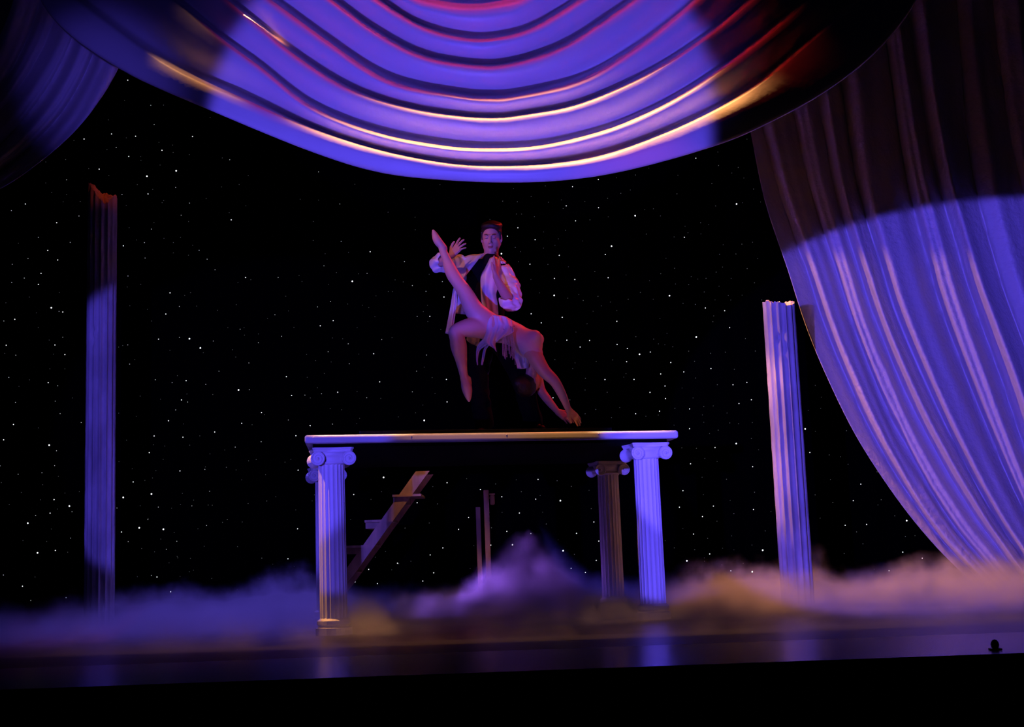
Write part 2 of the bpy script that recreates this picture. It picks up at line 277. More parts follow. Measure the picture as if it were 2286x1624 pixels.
def drape(name, keys, Y, amp, npl, m, label, nt=70, ns=260, seed=0, Yfun=None, sharp=1.0):
    kc = [catmull(k_, nt) for k_ in keys]
    nk = len(keys)
    grid = []
    for i in range(nt):
        t = i/(nt-1); row = []
        pts = catmull([kc[k_][i] for k_ in range(nk)], ns)
        for j in range(ns):
            s = j/(ns-1)
            ph = npl*s + .8*mn.noise(Vector((s*npl*.35, t*.7, seed))) + .25*mn.noise(Vector((s*npl*.9, t*1.5, seed+4)))
            g_ = abs(math.sin(math.pi*ph))**.55; fr_ = ph-math.floor(ph); wv = 1-2*g_+(fr_-.5)*(.9+1.6*mn.noise(Vector((math.floor(ph)*1.7, seed, 0))))*min(1, 6*(1-fr_))
            a = amp*(.65+.7*mn.noise(Vector((s*npl*.5, t*.8, seed+9))))
            wv2 = math.sin(2*math.pi*ph*2.3+1)*.12
            yy = (Yfun(s, t) if Yfun else Y) + a*(wv+wv2) + .012*fbm(s*npl*1.2, t*6, seed)
            row.append(P(pts[j][0], pts[j][1], yy))
        grid.append(row)
    o = cloth_obj(name, grid, m)
    tag(o, label, 'curtain')
    return o
RK = [
 [(1600,-80),(1640,100),(1675,290),(1708,450),(1758,600),(1800,730),(1850,850),(1915,980),(2000,1110),(2080,1210),(2160,1290),(2230,1345),(2300,1385)],
 [(1740,-80),(1770,100),(1800,290),(1828,450),(1860,600),(1888,730),(1922,850),(1970,980),(2035,1110),(2105,1210),(2185,1290),(2250,1345),(2310,1380)],
 [(1860,-80),(1885,100),(1905,290),(1922,450),(1945,600),(1963,730),(1985,850),(2017,980),(2070,1110),(2130,1210),(2205,1290),(2265,1345),(2320,1378)],
 [(1960,-80),(1980,100),(2000,290),(2022,450),(2050,600),(2070,730),(2098,850),(2130,980),(2175,1110),(2220,1210),(2270,1290),(2310,1345),(2340,1375)],
 [(2030,-80),(2052,100),(2080,290),(2102,450),(2130,600),(2160,730),(2200,850),(2240,980),(2285,1110),(2320,1210),(2350,1290),(2370,1345),(2380,1375)],
 [(2110,-80),(2130,100),(2160,290),(2185,450),(2215,600),(2255,730),(2300,850),(2340,980),(2375,1110),(2395,1210),(2410,1290),(2420,1345),(2425,1372)],
 [(2200,-80),(2225,100),(2260,290),(2290,450),(2335,600),(2380,730),(2430,850),(2465,980),(2485,1110),(2495,1210),(2500,1290),(2505,1345),(2505,1370)],
 [(2320,-80),(2345,100),(2380,290),(2420,450),(2465,600),(2510,730),(2545,850),(2565,980),(2575,1110),(2580,1210),(2580,1290),(2580,1345),(2580,1370)]]
drape('side_curtain', RK, 12.9, .20, 8.5, M['silkwr'], 'long pleated silky curtain swept back at the right side of the stage', seed=2)
LK = [
 [(330,-10),(300,70),(265,150),(228,215),(170,290),(85,365),(0,422),(-120,480)],
 [(262,-50),(240,20),(214,120),(180,200),(125,280),(50,340),(-30,395),(-140,440)],
 [(200,-70),(190,0),(165,90),(130,190),(75,270),(10,330),(-60,370),(-160,400)],
 [(130,-90),(120,-40),(95,60),(50,170),(0,250),(-50,300),(-110,340),(-180,360)],
 [(60,-110),(45,-60),(20,30),(-20,120),(-60,190),(-100,240),(-150,280),(-200,300)]]
drape('corner_drape', LK, 9.9, .11, 4.6, M['silk'], 'short pleated drape gathered in the upper left corner behind the swag', nt=50, ns=150, seed=11)

# ------------------------------------------------------------------ fluted shafts and columns
def shaft_mesh(rad, h, flutes, depth, top_fun=None, taper=.0, nz=30, per=6, entasis=0):
    bm = bmesh.new(); n_ = flutes*per; rings = []
    for i in range(nz+1):
        z = h*i/nz; ring = []
        for k in range(n_):
            a = 2*math.pi*k/n_; fl = abs(math.sin(flutes*a/2))**.6
            rr = (rad-depth*fl)*(1-taper*z/h)
            zz = z
            if top_fun:
                tz = top_fun(a); zz = min(z, tz)
                if z > tz: rr *= .985
            ring.append(bm.verts.new((rr*math.cos(a), rr*math.sin(a), zz)))
        rings.append(ring)
    for i in range(nz):
        for k in range(n_):
            q = (rings[i][k], rings[i][(k+1) % n_], rings[i+1][(k+1) % n_], rings[i+1][k])
            try: bm.faces.new(q)
            except ValueError: pass
    bm.faces.new(rings[0][::-1])
    return bm, rings
def broken_column(name, x, y, h, rad, label, jag, seed, chips=(), stub=None):
    t = empty(name, (x, y, 0), 0, label=label, cat='column', group='broken fluted columns')
    def tf(a): return h + jag(a) + .018*mn.noise(Vector((math.cos(a)*5, math.sin(a)*5, seed))) + .012*mn.noise(Vector((math.cos(a)*14, math.sin(a)*14, seed)))
    flutes, per, nz = 14, 8, 90
    n_ = flutes*per
    bm = bmesh.new(); rings = []
    zs = [0]+[i*h/nz for i in range(1, nz)]
    for z in zs+[None]:
        ring = []
        for k in range(n_):
            a = 2*math.pi*k/n_; fl = abs(math.sin(flutes*a/2))**.7
            rr = rad-.024*fl
            lim = tf(a)
            zz = lim if z is None else min(z, lim-.002*(1-z/h))
            for (ca, cz, cr, cd) in chips:       # knocked-out chips
                dd = math.hypot(((a-ca+math.pi) % (2*math.pi)-math.pi)*rad, zz-cz)
                if dd < cr: rr -= cd*(1-(dd/cr)**2)
            rr += .0025*mn.noise(Vector((math.cos(a)*6, math.sin(a)*6, zz*7+seed)))
            ring.append(bm.verts.new((rr*math.cos(a), rr*math.sin(a), zz)))
        rings.append(ring)
    for i in range(len(rings)-1):
        for k in range(n_):
            bm.faces.new((rings[i][k], rings[i][(k+1) % n_], rings[i+1][(k+1) % n_], rings[i+1][k]))
    bm.faces.new(rings[0][::-1])
    obj('shaft', bm, M['stone'], t, smooth=True)
    # rough broken top face
    bm = bmesh.new(); prev = None
    for q in range(9):
        f_ = 1-q/8.0; ring = []
        for k in range(n_):
            a = 2*math.pi*k/n_; fl = abs(math.sin(flutes*a/2))**.7
            rr = (rad-.024*fl)*f_ + .0005
            zc = tf(a)*f_+(h+.5*(jag(0)+jag(math.pi))-.04)*(1-f_)
            zc += .03*mn.noise(Vector((rr*math.cos(a)*38, rr*math.sin(a)*38, seed+3)))*(1 if 0 < q else 0)
            ring.append(bm.verts.new((rr*math.cos(a), rr*math.sin(a), zc+.001)))
        if prev:
            for k in range(n_): bm.faces.new((prev[k], prev[(k+1) % n_], ring[(k+1) % n_], ring[k]))
        prev = ring
    bmesh.ops.remove_doubles(bm, verts=bm.verts[:], dist=.0008)
    o = obj('broken_top', bm, M['chip'], t); o['label'] = 'ragged broken top'
    if chips:
        pass
    return t
# left: tall point at the left, falling towards the right with a lump at the right rim
broken_column('broken_column', -3.864, 12.5, 4.06, .138, 'tall broken fluted column in deep blue light at the far left',
    lambda a: .13*max(0, -math.cos(a))**1.5 - .10*math.exp(-((((a-5.2)+math.pi) % (2*math.pi)-math.pi)/.55)**2), 1, chips=((4.6, 2.75, .05, .02), (4.4, 2.65, .05, .02)))
broken_column('broken_column', 2.335, 11.5, 2.60, .140, 'shorter broken fluted column standing in front of the swept side curtain',
    lambda a: .015*math.cos(2*a) - .035*math.exp(-((((a-5.5)+math.pi) % (2*math.pi)-math.pi)/.5)**2), 5, chips=((4.55, 2.28, .055, .03), (4.75, 2.22, .05, .03), (4.35, 2.29, .035, .02), (4.55, 2.14, .035, .02)))

# ------------------------------------------------------------------ table
TR = math.radians(14); TC = (-.403, 10.877)
def tw(x, y, z=0):
    return (TC[0]+x*math.cos(TR)-y*math.sin(TR), TC[1]+x*math.sin(TR)+y*math.cos(TR), z)
tb = empty('platform_table', (TC[0], TC[1], 0), TR, label='large white platform carried on four classical columns in the fog', cat='table')
def shear(bm):
    for v_ in bm.verts: v_.co.x += .13*(v_.co.y+.93)
bm = bmesh.new(); box(bm, (.032, -.015, 1.372), (2.795, 2.27, .060), bev=.018); shear(bm)
obj('tabletop', bm, M['white'], tb, smooth=False)
bm = bmesh.new()
box(bm, (.02, 0, 1.3305), (2.66, 2.16, .023)); shear(bm)
obj('under_frame_shade', bm, M['black'], tb)  # inset frame as full black panel; its colour carries the underside shade
for px in (-1.33, -.63, .07, .77, 1.36):
    bm = bmesh.new(); bmesh.ops.create_uvsphere(bm, u_segments=8, v_segments=5, radius=.006, matrix=Matrix.Translation((px, -1.151, 1.383)))
    obj('screw', bm, M['white'], tb)
def ionic(lx, ly, lab=None):
    c = D.objects.new('column', None); C.objects.link(c); c.parent = tb; c.location = (lx, ly, 0)
    H = 1.319
    bm, _ = shaft_mesh(.099, H-.115, 20, .0055, taper=.05, nz=6, per=6); obj('shaft', bm, M['white'], c, smooth=False)
    bm = bmesh.new()
    prof_ = [(.13, 0), (.13, .05), (.105, .06), (.12, .075), (.12, .1), (.10, .115), (.09, .12)]
    rs = []
    for rr, z in prof_: rs.append([bm.verts.new((rr*math.cos(a), rr*math.sin(a), z)) for a in [2*math.pi*k/24 for k in range(24)]])
    for i in range(len(rs)-1):
        for k in range(24): bm.faces.new((rs[i][k], rs[i][(k+1) % 24], rs[i+1][(k+1) % 24], rs[i+1][k]))
    bm.faces.new(rs[0][::-1]); obj('base', bm, M['white'], c)
    # abacus with concave sides
    bm = bmesh.new(); out = []
    for k in range(4):
        a0 = math.pi/4+k*math.pi/2; a1 = a0+math.pi/2
        p0 = Vector((math.cos(a0), math.sin(a0)))*.212; p1 = Vector((math.cos(a1), math.sin(a1)))*.212
        for q in range(8):
            s = .06+.88*q/7; pt = p0.lerp(p1, s); pt -= pt.normalized()*.022*math.sin(math.pi*s); out.append(pt)
    vb = [bm.verts.new((p_.x*.94, p_.y*.94, H-.03)) for p_ in out]; vm = [bm.verts.new((p_.x*.97, p_.y*.97, H-.014)) for p_ in out]; vt = [bm.verts.new((p_.x, p_.y, H-.012)) for p_ in out]; vv = [bm.verts.new((p_.x, p_.y, H)) for p_ in out]
    n_ = len(out)
    for A, B in ((vb, vm), (vm, vt), (vt, vv)):
        for k in range(n_): bm.faces.new((A[k], A[(k+1) % n_], B[(k+1) % n_], B[k]))
    bm.faces.new(vb[::-1]); bm.faces.new(vv); obj('abacus', bm, M['white'], c)
    bm = bmesh.new()
    rs = []
    for rr, z in ((.088, H-.12), (.104, H-.112), (.104, H-.10), (.094, H-.095), (.12, H-.06), (.135, H-.03)):
        rs.append([bm.verts.new((rr*math.cos(a), rr*math.sin(a), z)) for a in [2*math.pi*k/28 for k in range(28)]])
    for i in range(len(rs)-1):
        for k in range(28): bm.faces.new((rs[i][k], rs[i][(k+1) % 28], rs[i+1][(k+1) % 28], rs[i+1][k]))
    bm.faces.new(rs[0][::-1]); bm.faces.new(rs[-1]); obj('echinus', bm, M['white'], c, smooth=True)
    for sx in (-1, 1):
        for sy in (-1, 1):
            v_ = bmesh.new()
            # bolster half: scroll disc waisted towards the middle, turned outwards at the corner
            cx, cz = sx*.092, H-.078
            def pos(yy, a, rr): 
                tw_ = .35*max(0, abs(yy)-.03)
                return Vector((cx+sx*tw_*.5+rr*math.cos(a), yy, cz+rr*math.sin(a)))
            rs = []
            for yy, rr in ((0, .028), (.05, .032), (.09, .040), (.125, .050), (.14, .052), (.146, .049), (.146, .044), (.138, .042)):
                rs.append([v_.verts.new(pos(sy*yy, 2*math.pi*k/20, rr)) for k in range(20)])
            for i in range(len(rs)-1):
                for k in range(20): v_.faces.new((rs[i][k], rs[i][(k+1) % 20], rs[i+1][(k+1) % 20], rs[i+1][k]))
            v_.faces.new(rs[0][::-1]); v_.faces.new(rs[-1])
            vo = obj('volute', v_, M['white'], c, smooth=False)
            # raised spiral, sub-part joined in the volute mesh
            s_ = bmesh.new(); pts = []; rr_ = []
            for q in range(44):
                a = math.pi/2 - sx*q*.27*(1); rad = .046*(1-q/50)
                pts.append(pos(sy*.141, a, rad)); rr_.append(.0055*(1-q/80))
            tube(s_, pts, rr_, 6)
            bmesh.ops.create_uvsphere(s_, u_segments=10, v_segments=6, radius=.011, matrix=Matrix.Translation(pos(sy*.140, 0, 0)))
            me = D.meshes.new('volute'); s_.to_mesh(me); s_.free()
            b2 = bmesh.new(); b2.from_mesh(vo.data); b2.from_mesh(me); b2.to_mesh(vo.data); b2.free(); D.meshes.remove(me)
    return c
for lx, ly in ((-1.185, -.93), (1.21, -.93), (-1.03, .93), (1.50, .93)): ionic(lx, ly)
# black board on the table
bm = bmesh.new(); box(bm, (0, 0, .022), (1.92, 1.9, .044), bev=.004)
bd = obj('floor_board', bm, M['mat']); bd.location = tw(-.02, .0, 1.4025); bd.rotation_euler.z = TR
tag(bd, 'thin glossy black board lying on top of the white platform', 'board')
BT = 1.4025+.044     # standing height

# ------------------------------------------------------------------ access steps behind the table, wooden posts, small thing on the apron
YT = 12.75
stp = empty('access_stair', P(860, 1160, YT).to_tuple()[:2]+(0,), 0, label='open wooden access stair slanting up behind the platform', cat='stair')
base = Vector(stp.location)
a0 = P(750, 1324, YT); a1 = P(938, 1060, YT)
dirv = (a1-a0).normalized(); nrm = Vector((-dirv.z, 0, dirv.x))
a0 = a0 - dirv*(a0.z/dirv.z)
for k, dy in enumerate((0, .55)):
    bm = bmesh.new(); hw = .052
    cs = [a0-nrm*hw, a0+nrm*hw, a1+nrm*hw*1.0, a1-nrm*hw]
    cs[0].z = max(cs[0].z, .002); cs[1].z = max(cs[1].z, .002)
    cs[3] = cs[3]+dirv*((cs[2].z-cs[3].z)/dirv.z)
    # cut the foot and the head level
    v1 = [bm.verts.new(Vector((c.x, c.y+dy, c.z))-base) for c in cs]; v2 = [bm.verts.new(Vector((c.x, c.y+dy+.035, c.z))-base) for c in cs]
    bm.faces.new(v1); bm.faces.new(v2[::-1])
    for i in range(4): bm.faces.new((v1[i], v1[(i+1) % 4], v2[(i+1) % 4], v2[i]))
    obj('stringer', bm, M['wood'], stp)
for (px, py) in ((915, 1104), (853, 1161), (811, 1218), (768, 1275)):
    c = P(px, py, YT)
    bm = bmesh.new(); box(bm, (c.x-.03, YT+.29, c.z-.01), (.27, .60, .022)); box(bm, (c.x-.10, YT+.30, c.z-.05), (.13, .46, .055))
    bmesh.ops.translate(bm, verts=bm.verts[:], vec=-base)
    o = obj('tread', bm, M['wood'], stp)
def post(px, pt, y, wdt, label, knob=False):
    b = P(px, pt, y)
    t = empty('wooden_post', (b.x, y, 0), 0, label=label, cat='post')
    bm = bmesh.new(); box(bm, (0, 0, b.z/2), (wdt, .06, b.z), bev=.004)
    o = obj('upright', bm, M['wood'], t)
    if knob:
        k = P(1099, 1112, y); bm = bmesh.new()
        box(bm, (k.x-b.x, 0, k.z+.035), (.055, .04, .012)); box(bm, (k.x-b.x, 0, k.z-.02), (.045, .04, .10), bev=.015)
        box(bm, ((k.x-b.x)/2+.01, .0, k.z+.0), (abs(k.x-b.x), .02, .02))
        obj('bracket', bm, M['wood'], t)
post(1085, 1095, 13.2, .05, 'narrow wooden post with a small bracket beneath the platform, right of the pair', True)
post(1067, 1133, 13.4, .045, 'shorter bare wooden post beneath the platform, left of the pair')
b = P(2222, 1452, 6.25); bm = bmesh.new()
bmesh.ops.create_icosphere(bm, subdivisions=2, radius=1, matrix=Matrix.Translation((0, 0, .024)) @ Matrix.Diagonal((.019, .019, .024, 1)))
box(bm, (0, .0, .004), (.05, .045, .008), bev=.002)
o = obj('floor_microphone', bm, M['shoe']); o.location = (b.x, 6.25, .003)
tag(o, 'small black lump lying on the apron near its right-hand front edge', 'microphone')

# ------------------------------------------------------------------ figures: bodies grown from blended round cones
class Field:
    def __init__(s, lo, hi, vx):
        s.vx = vx; s.lo = np.array(lo, np.float32); s.n = np.ceil((np.array(hi)-np.array(lo))/vx).astype(int)+1
        s.a = np.full(s.n, .6, np.float32)
    def _sl(s, lo, hi):
        i0 = np.maximum(0, np.floor((lo-s.lo)/s.vx).astype(int)); i1 = np.minimum(s.n, np.ceil((hi-s.lo)/s.vx).astype(int)+1)
        if (i1 <= i0).any(): return None
        ax = [s.lo[k]+s.vx*np.arange(i0[k], i1[k], dtype=np.float32) for k in range(3)]
        return tuple(slice(i0[k], i1[k]) for k in range(3)), ax[0][:, None, None], ax[1][None, :, None], ax[2][None, None, :]
    def _mix(s, sl, d, k, sub):
        o = s.a[sl]
        if sub:
            if k > 0:
                h = np.clip(.5-.5*(o+d)/k, 0, 1); s.a[sl] = o*(1-h)+(-d)*h+k*h*(1-h)
            else: s.a[sl] = np.maximum(o, -d)
        elif k > 0:
            h = np.clip(.5+.5*(o-d)/k, 0, 1); s.a[sl] = o*(1-h)+d*h-k*h*(1-h)
        else: s.a[sl] = np.minimum(o, d)
    def cone(s, a, b, ra, rb, k=.015, sub=False, wob=None):
        a = np.array(a, np.float32); b = np.array(b, np.float32); pad = max(ra, rb)+k+3*s.vx+(wob[0]*2 if wob else 0)
        r = s._sl(np.minimum(a, b)-pad, np.maximum(a, b)+pad)
        if r is None: return
        sl, x, y, z = r; ba = b-a; L = float(ba@ba)+1e-9
        t = np.clip(((x-a[0])*ba[0]+(y-a[1])*ba[1]+(z-a[2])*ba[2])/L, 0, 1)
        d = np.sqrt((x-a[0]-ba[0]*t)**2+(y-a[1]-ba[1]*t)**2+(z-a[2]-ba[2]*t)**2)-(ra+(rb-ra)*t)
        if wob:
            am, fr, ph = wob
            d = d + am*np.sin(fr*(x*.5+z*1.0+y*.4)+ph+2*np.sin(fr*.31*(x-z)+ph))*np.cos(fr*.37*(x*1.3-z*.4+y)+ph*2)
        s._mix(sl, d, k, sub)
    def chain(s, pts, rs, k=.015, sub=2):
        """a limb: hard union of many short cones along a smooth curve, blended once into the body"""
        q = np.array([list(p_)+[r_] for p_, r_ in zip(pts, rs)])
        if len(q) > 2: q = catmull(q, (len(q)-1)*6+1)
        q = q.astype(np.float32); pad = q[:, 3].max()+k+3*s.vx
        r = s._sl(q[:, :3].min(0)-pad, q[:, :3].max(0)+pad)
        if r is None: return
        sl, x, y, z = r; D_ = np.full(s.a[sl].shape, .6, np.float32); base = s.a; lo = s.lo; n = s.n
        t = Field.__new__(Field); t.vx = s.vx; t.lo = lo+s.vx*np.array([c.start for c in sl], np.float32); t.n = np.array(D_.shape); t.a = D_
        for i in range(len(q)-1): t.cone(q[i, :3], q[i+1, :3], q[i, 3], q[i+1, 3], 0)
        s._mix(sl, t.a, k, False)
    def ell(s, c, rad, rot=None, k=.015, sub=False):
        c = np.array(c, np.float32); R_ = np.array(rot if rot is not None else np.eye(3), np.float32)   # rows are the axes
        pad = max(rad)+k+3*s.vx
        r = s._sl(c-pad, c+pad)
        if r is None: return
        sl, x, y, z = r; x = x-c[0]; y = y-c[1]; z = z-c[2]
        q = [(x*R_[i][0]+y*R_[i][1]+z*R_[i][2])/rad[i] for i in range(3)]
        l = np.sqrt(q[0]**2+q[1]**2+q[2]**2)+1e-6
        g = np.sqrt((q[0]/rad[0])**2+(q[1]/rad[1])**2+(q[2]/rad[2])**2)+1e-6
        d = (l*(l-1)/g).astype(np.float32)
        s._mix(sl, d, k, sub)
    def mesh(s, name, smooth=2):
        a = s.a; ins = a < 0
        m = np.zeros(tuple(s.n-1), bool)
        cnt = np.zeros(tuple(s.n-1), np.int8)
        for i in (0, 1):
            for j in (0, 1):
                for k in (0, 1): cnt += ins[i:s.n[0]-1+i, j:s.n[1]-1+j, k:s.n[2]-1+k]
        cell = (cnt > 0) & (cnt < 8)
        idx = np.full(cell.shape, -1, np.int64); cc = np.argwhere(cell); idx[cell] = np.arange(len(cc))
        acc = np.zeros((len(cc), 3)); num = np.zeros(len(cc))
        corners = [(i, j, k) for i in (0, 1) for j in (0, 1) for k in (0, 1)]
        val = {c: a[cc[:, 0]+c[0], cc[:, 1]+c[1], cc[:, 2]+c[2]] for c in corners}
        for c in corners:
            for ax in range(3):
                if c[ax] == 0:
                    e = list(c); e[ax] = 1; e = tuple(e); v0, v1 = val[c], val[e]; mk = (v0 < 0) != (v1 < 0)
                    t = v0[mk]/(v0[mk]-v1[mk]); q = np.tile(np.array(c, float), (mk.sum(), 1)); q[:, ax] = t
                    acc[mk] += q; num[mk] += 1
        v = (acc/num[:, None]+cc)*s.vx+s.lo
        faces = []
        for ax in range(3):
            o1, o2 = [(1, 2), (2, 0), (0, 1)][ax]
            sh = list(s.n); sh[ax] -= 1
            A = [slice(None)]*3; B = [slice(None)]*3; A[ax] = slice(0, -1); B[ax] = slice(1, None)
            ch = ins[tuple(A)] != ins[tuple(B)]; e = np.argwhere(ch)
            e = e[(e[:, o1] > 0) & (e[:, o2] > 0) & (e[:, o1] < s.n[o1]-1) & (e[:, o2] < s.n[o2]-1)]
            fl = ins[tuple(A)][tuple(e.T)]
            def ix(d1, d2):
                q = e.copy(); q[:, o1] -= d1; q[:, o2] -= d2; return idx[tuple(q.T)]
            f = np.stack([ix(1, 1), ix(0, 1), ix(0, 0), ix(1, 0)], 1)
            f[~fl] = f[~fl][:, ::-1]; faces.append(f)
        f = np.vstack(faces); f = f[(f >= 0).all(1)]
        for _ in range(smooth):
            ac = np.zeros_like(v); n_ = np.zeros(len(v))
            for p_, q_ in ((0, 1), (1, 2), (2, 3), (3, 0)):
                np.add.at(ac, f[:, p_], v[f[:, q_]]); np.add.at(n_, f[:, p_], 1)
                np.add.at(ac, f[:, q_], v[f[:, p_]]); np.add.at(n_, f[:, q_], 1)
            v = v*.5+.5*ac/np.maximum(n_, 1)[:, None]
        me = D.meshes.new(name); me.vertices.add(len(v)); me.vertices.foreach_set('co', v.astype(np.float32).ravel())
        me.loops.add(len(f)*4); me.loops.foreach_set('vertex_index', f.astype(np.int32).ravel())
        me.polygons.add(len(f)); me.polygons.foreach_set('loop_start', np.arange(0, len(f)*4, 4, dtype=np.int32))
        me.polygons.foreach_set('loop_total', np.full(len(f), 4, np.int32))
        me.update(); me.validate()
        me.polygons.foreach_set('use_smooth', [True]*len(me.polygons))
        return me
    def obj(s, name, m, parent, smooth=2, org=None):
        me = s.mesh(name, smooth)
        me.materials.append(m); o = D.objects.new(name, me); C.objects.link(o)
        if org is not None: me.transform(Matrix.Translation(-Vector(org)))
        o.parent = parent
        return o

YB = 10.5
PXM = 3000/YB
def J(px, py, d=0.0): return np.array(P(px, py, YB+d))
def nz_(v): v = np.array(v, float); return v/np.linalg.norm(v)
def hand(F, wrist, d, n, side, L=.18, curl=.3, spread=.12, thumb=1, r=.0085, k=.006, tcl=.5):
    """palm and five fingers; d = towards the fingers, n = back-of-hand normal, side = towards the thumb"""
    d = nz_(d); n = nz_(np.array(n)-d*np.dot(n, d)); sd = nz_(np.cross(d, n)); 
    if np.dot(sd, side) < 0: sd = -sd
    w = np.array(wrist, float); ln = (.39, .43, .40, .32); off = (.026, .009, -.009, -.026)
    for i in range(4):
        kn = w+d*L*(.50-.02*abs(i-1))+sd*off[i]*1.05
        F.cone(w+sd*off[i]*.55+d*.01, kn, .0145, .0115, .012)
        dd = nz_(d+sd*spread*(1.4-i)); p0 = kn; bend = curl*(.7+.15*i); rr = r*(1.08, 1.1, 1.05, .9)[i]
        for q, seg in enumerate((.45, .31, .24)):
            a = bend*(q*.8+.4); dr = nz_(dd*math.cos(a)-n*math.sin(a)); p1 = p0+dr*L*ln[i]*1.08*seg
            F.cone(p0, p1, rr*(1-.08*q), rr*(1-.08*(q+1)), .003 if q else .006); p0 = p1
    t0 = w+d*L*.12+sd*.022; t1 = t0+nz_(d*.6+sd*.75*thumb-n*.15)*L*.24; t2 = t1+nz_(d*.9+sd*.4*thumb-n*.2*tcl)*L*.17; t3 = t2+nz_(d*1+sd*.12-n*.3*tcl)*L*.13
    F.cone(t0, t1, .0165, .012, .012); F.cone(t1, t2, .0115, .0098, .004); F.cone(t2, t3, .0098, .0078, .003)

# ---------------- the man
man = empty('person', (J(1120, 940)[0], YB+.05, BT), 0, label='man standing in open white satin jacket and black shirt, hands raised', cat='person')
MO = man.location.copy()
F = Field(J(950, 720, -.6)-np.array([0, 0, .02]), J(1180, 480, .35)+np.array([.0, 0, .02]), .0042)
# head frame: looks down and a little to the left of the picture
hc = J(1097, 531, 0)+np.array([0, 0, 0])
hf = nz_((-.10, -.93, -.30)); hr = nz_(np.cross(hf, (.035, 0, 1))); hu = nz_(np.cross(hr, hf)); HR = np.array([hr, hf, hu])
hr = -hr if hr[0] < 0 else hr; HR = np.array([hr, hf, hu])
def H(x, y, z): return hc+hr*x+hf*y+hu*z
F.ell(H(0, -.018, .030), (.076, .095, .088), HR, 0)             # cranium
F.ell(H(0, .018, -.028), (.068, .074, .088), HR, .02)           # face
F.cone(H(0, .058, -.100), H(0, .030, -.085), .024, .034, .025)    # chin
for sx in (-1, 1):
    F.cone(H(sx*.034, .048, -.090), H(sx*.058, -.008, -.050), .016, .018, .02)    # jaw
    F.ell(H(sx*.040, .066, -.022), (.018, .014, .014), HR, .016)                # cheekbone
    F.ell(H(sx*.030, .092, .010), (.017, .012, .0105), HR, .008, sub=True)       # socket
    F.ell(H(sx*.030, .076, .009), (.0145, .0130, .0120), HR, .003)                # closed eye
    F.cone(H(sx*.012, .090, .029), H(sx*.046, .076, .031), .0065, .005, .008)     # brow ridge
    F.ell(H(sx*.078, -.008, -.008), (.010, .017, .032), HR, .006)                # ear
    F.ell(H(sx*.085, -.003, -.006), (.006, .010, .018), HR, .004, sub=True)
    F.ell(H(sx*.011, .098, -.034), (.0085, .010, .0075), HR, .005)                # nostril wing
F.cone(H(0, .088, .018), H(0, .112, -.028), .0085, .0115, .008)   # nose
F.ell(H(0, .086, -.048), (.022, .012, .009), HR, .010)
F.ell(H(0, .091, -.0585), (.024, .011, .0048), HR, .003)           # upper lip
F.ell(H(0, .088, -.0700), (.020, .011, .0060), HR, .003)           # lower lip
F.ell(H(0, .098, -.0640), (.026, .009, .0010), HR, .002, sub=True)  # mouth line
neck = J(1094, 592, .03)
F.cone(H(0, -.02, -.06), neck, .056, .060, .02)
# torso
sL = J(1046, 596, .02); sR = J(1126, 602, .02); che = J(1086, 625, .03); wai = J(1090, 690, .04); pel = J(1094, 740, .05)
F.cone(sL+[.03, 0, 0], sR-[.03, 0, 0], .062, .062, .03)
F.ell(J(1086, 632, .03), (.155, .105, .16), None, .04)
F.cone(J(1088, 655, .03), wai, .12, .115, .04)
F.cone(wai, J(1092, 712, .05), .115, .12, .03)
# arms
eL = J(974, 590, -.06); wL = J(1008, 571, -.22)
F.chain([sL, eL], [.055, .042]); F.chain([eL, wL], [.041, .025])
hand(F, wL, J(1022, 553, -.25)-wL, (-.2, -.9, .3), J(1010, 535, -.25)-wL, L=.165, curl=.35, spread=.26, thumb=1.1)
eR = J(1143, 678, -.10); wR = J(1107, 618, -.30)
F.chain([sR, eR], [.055, .043]); F.chain([eR, J(1127, 655, -.2), wR], [.042, .039, .025])
hand(F, wR, J(1106, 575, -.31)-wR, (.95, -.30, 0), (-.4, -1, .1), L=.165, curl=.12, spread=.03, thumb=.45)
body = F.obj('body', M['skin'], man, 1, MO)
# lips coloured on the body mesh
body.data.materials.append(M['lip']); lipc = np.array(H(0, .095, -.064))-np.array(MO)
for pl in body.data.polygons:
    q = np.array(pl.center)-lipc
    if abs(q@hr) < .020 and abs(q@hu+.001) < .0075 and q@hf > -.012 and q@q < .0007: pl.material_index = 1
# hair
F = Field(H(0, 0, 0)-.17, H(0, 0, 0)+.17, .004)
F.ell(H(0, -.030, .040), (.084, .099, .092), HR, 0)
for i in range(26):
    a = -1.3+2.6*i/25
    F.cone(H(.06*math.sin(a), .045*math.cos(a)+.012, .103-.01*abs(a)), H(.074*math.sin(a)*.95, -.05, .116-.02*abs(a)), .012, .014, .016)
F.ell(H(0, .075, -.034), (.074, .09, .1), HR, .006, sub=True)      # clear the face
F.ell(H(0, .10, .018), (.064, .06, .052), HR, .006, sub=True)
for sx in (-1, 1): F.cone(H(sx*.073, .024, .045), H(sx*.074, .016, -.012), .009, .006, .006)   # sideburn
F.obj('hair', M['hair'], man, 1, MO)
bm = bmesh.new()
for sx in (-1, 1):
    tube(bm, [Vector(H(sx*.0175, .0945, .0275)-np.array(MO)), Vector(H(sx*.030, .0915, .0335)-np.array(MO)), Vector(H(sx*.049, .0775, .0285)-np.array(MO))], [.0028, .0034, .0015], 6)
obj('eyebrows', bm, M['hair'], man, smooth=True)
bm = bmesh.new()
for sx in (-1, 1):
    tube(bm, [Vector(H(sx*.0165, .0855, .0040)-np.array(MO)), Vector(H(sx*.030, .0905, .0015)-np.array(MO)), Vector(H(sx*.0440, .0830, .0045)-np.array(MO))], [.0010, .0018, .0012], 5)
obj('eyelashes', bm, M['hair'], man, smooth=True)
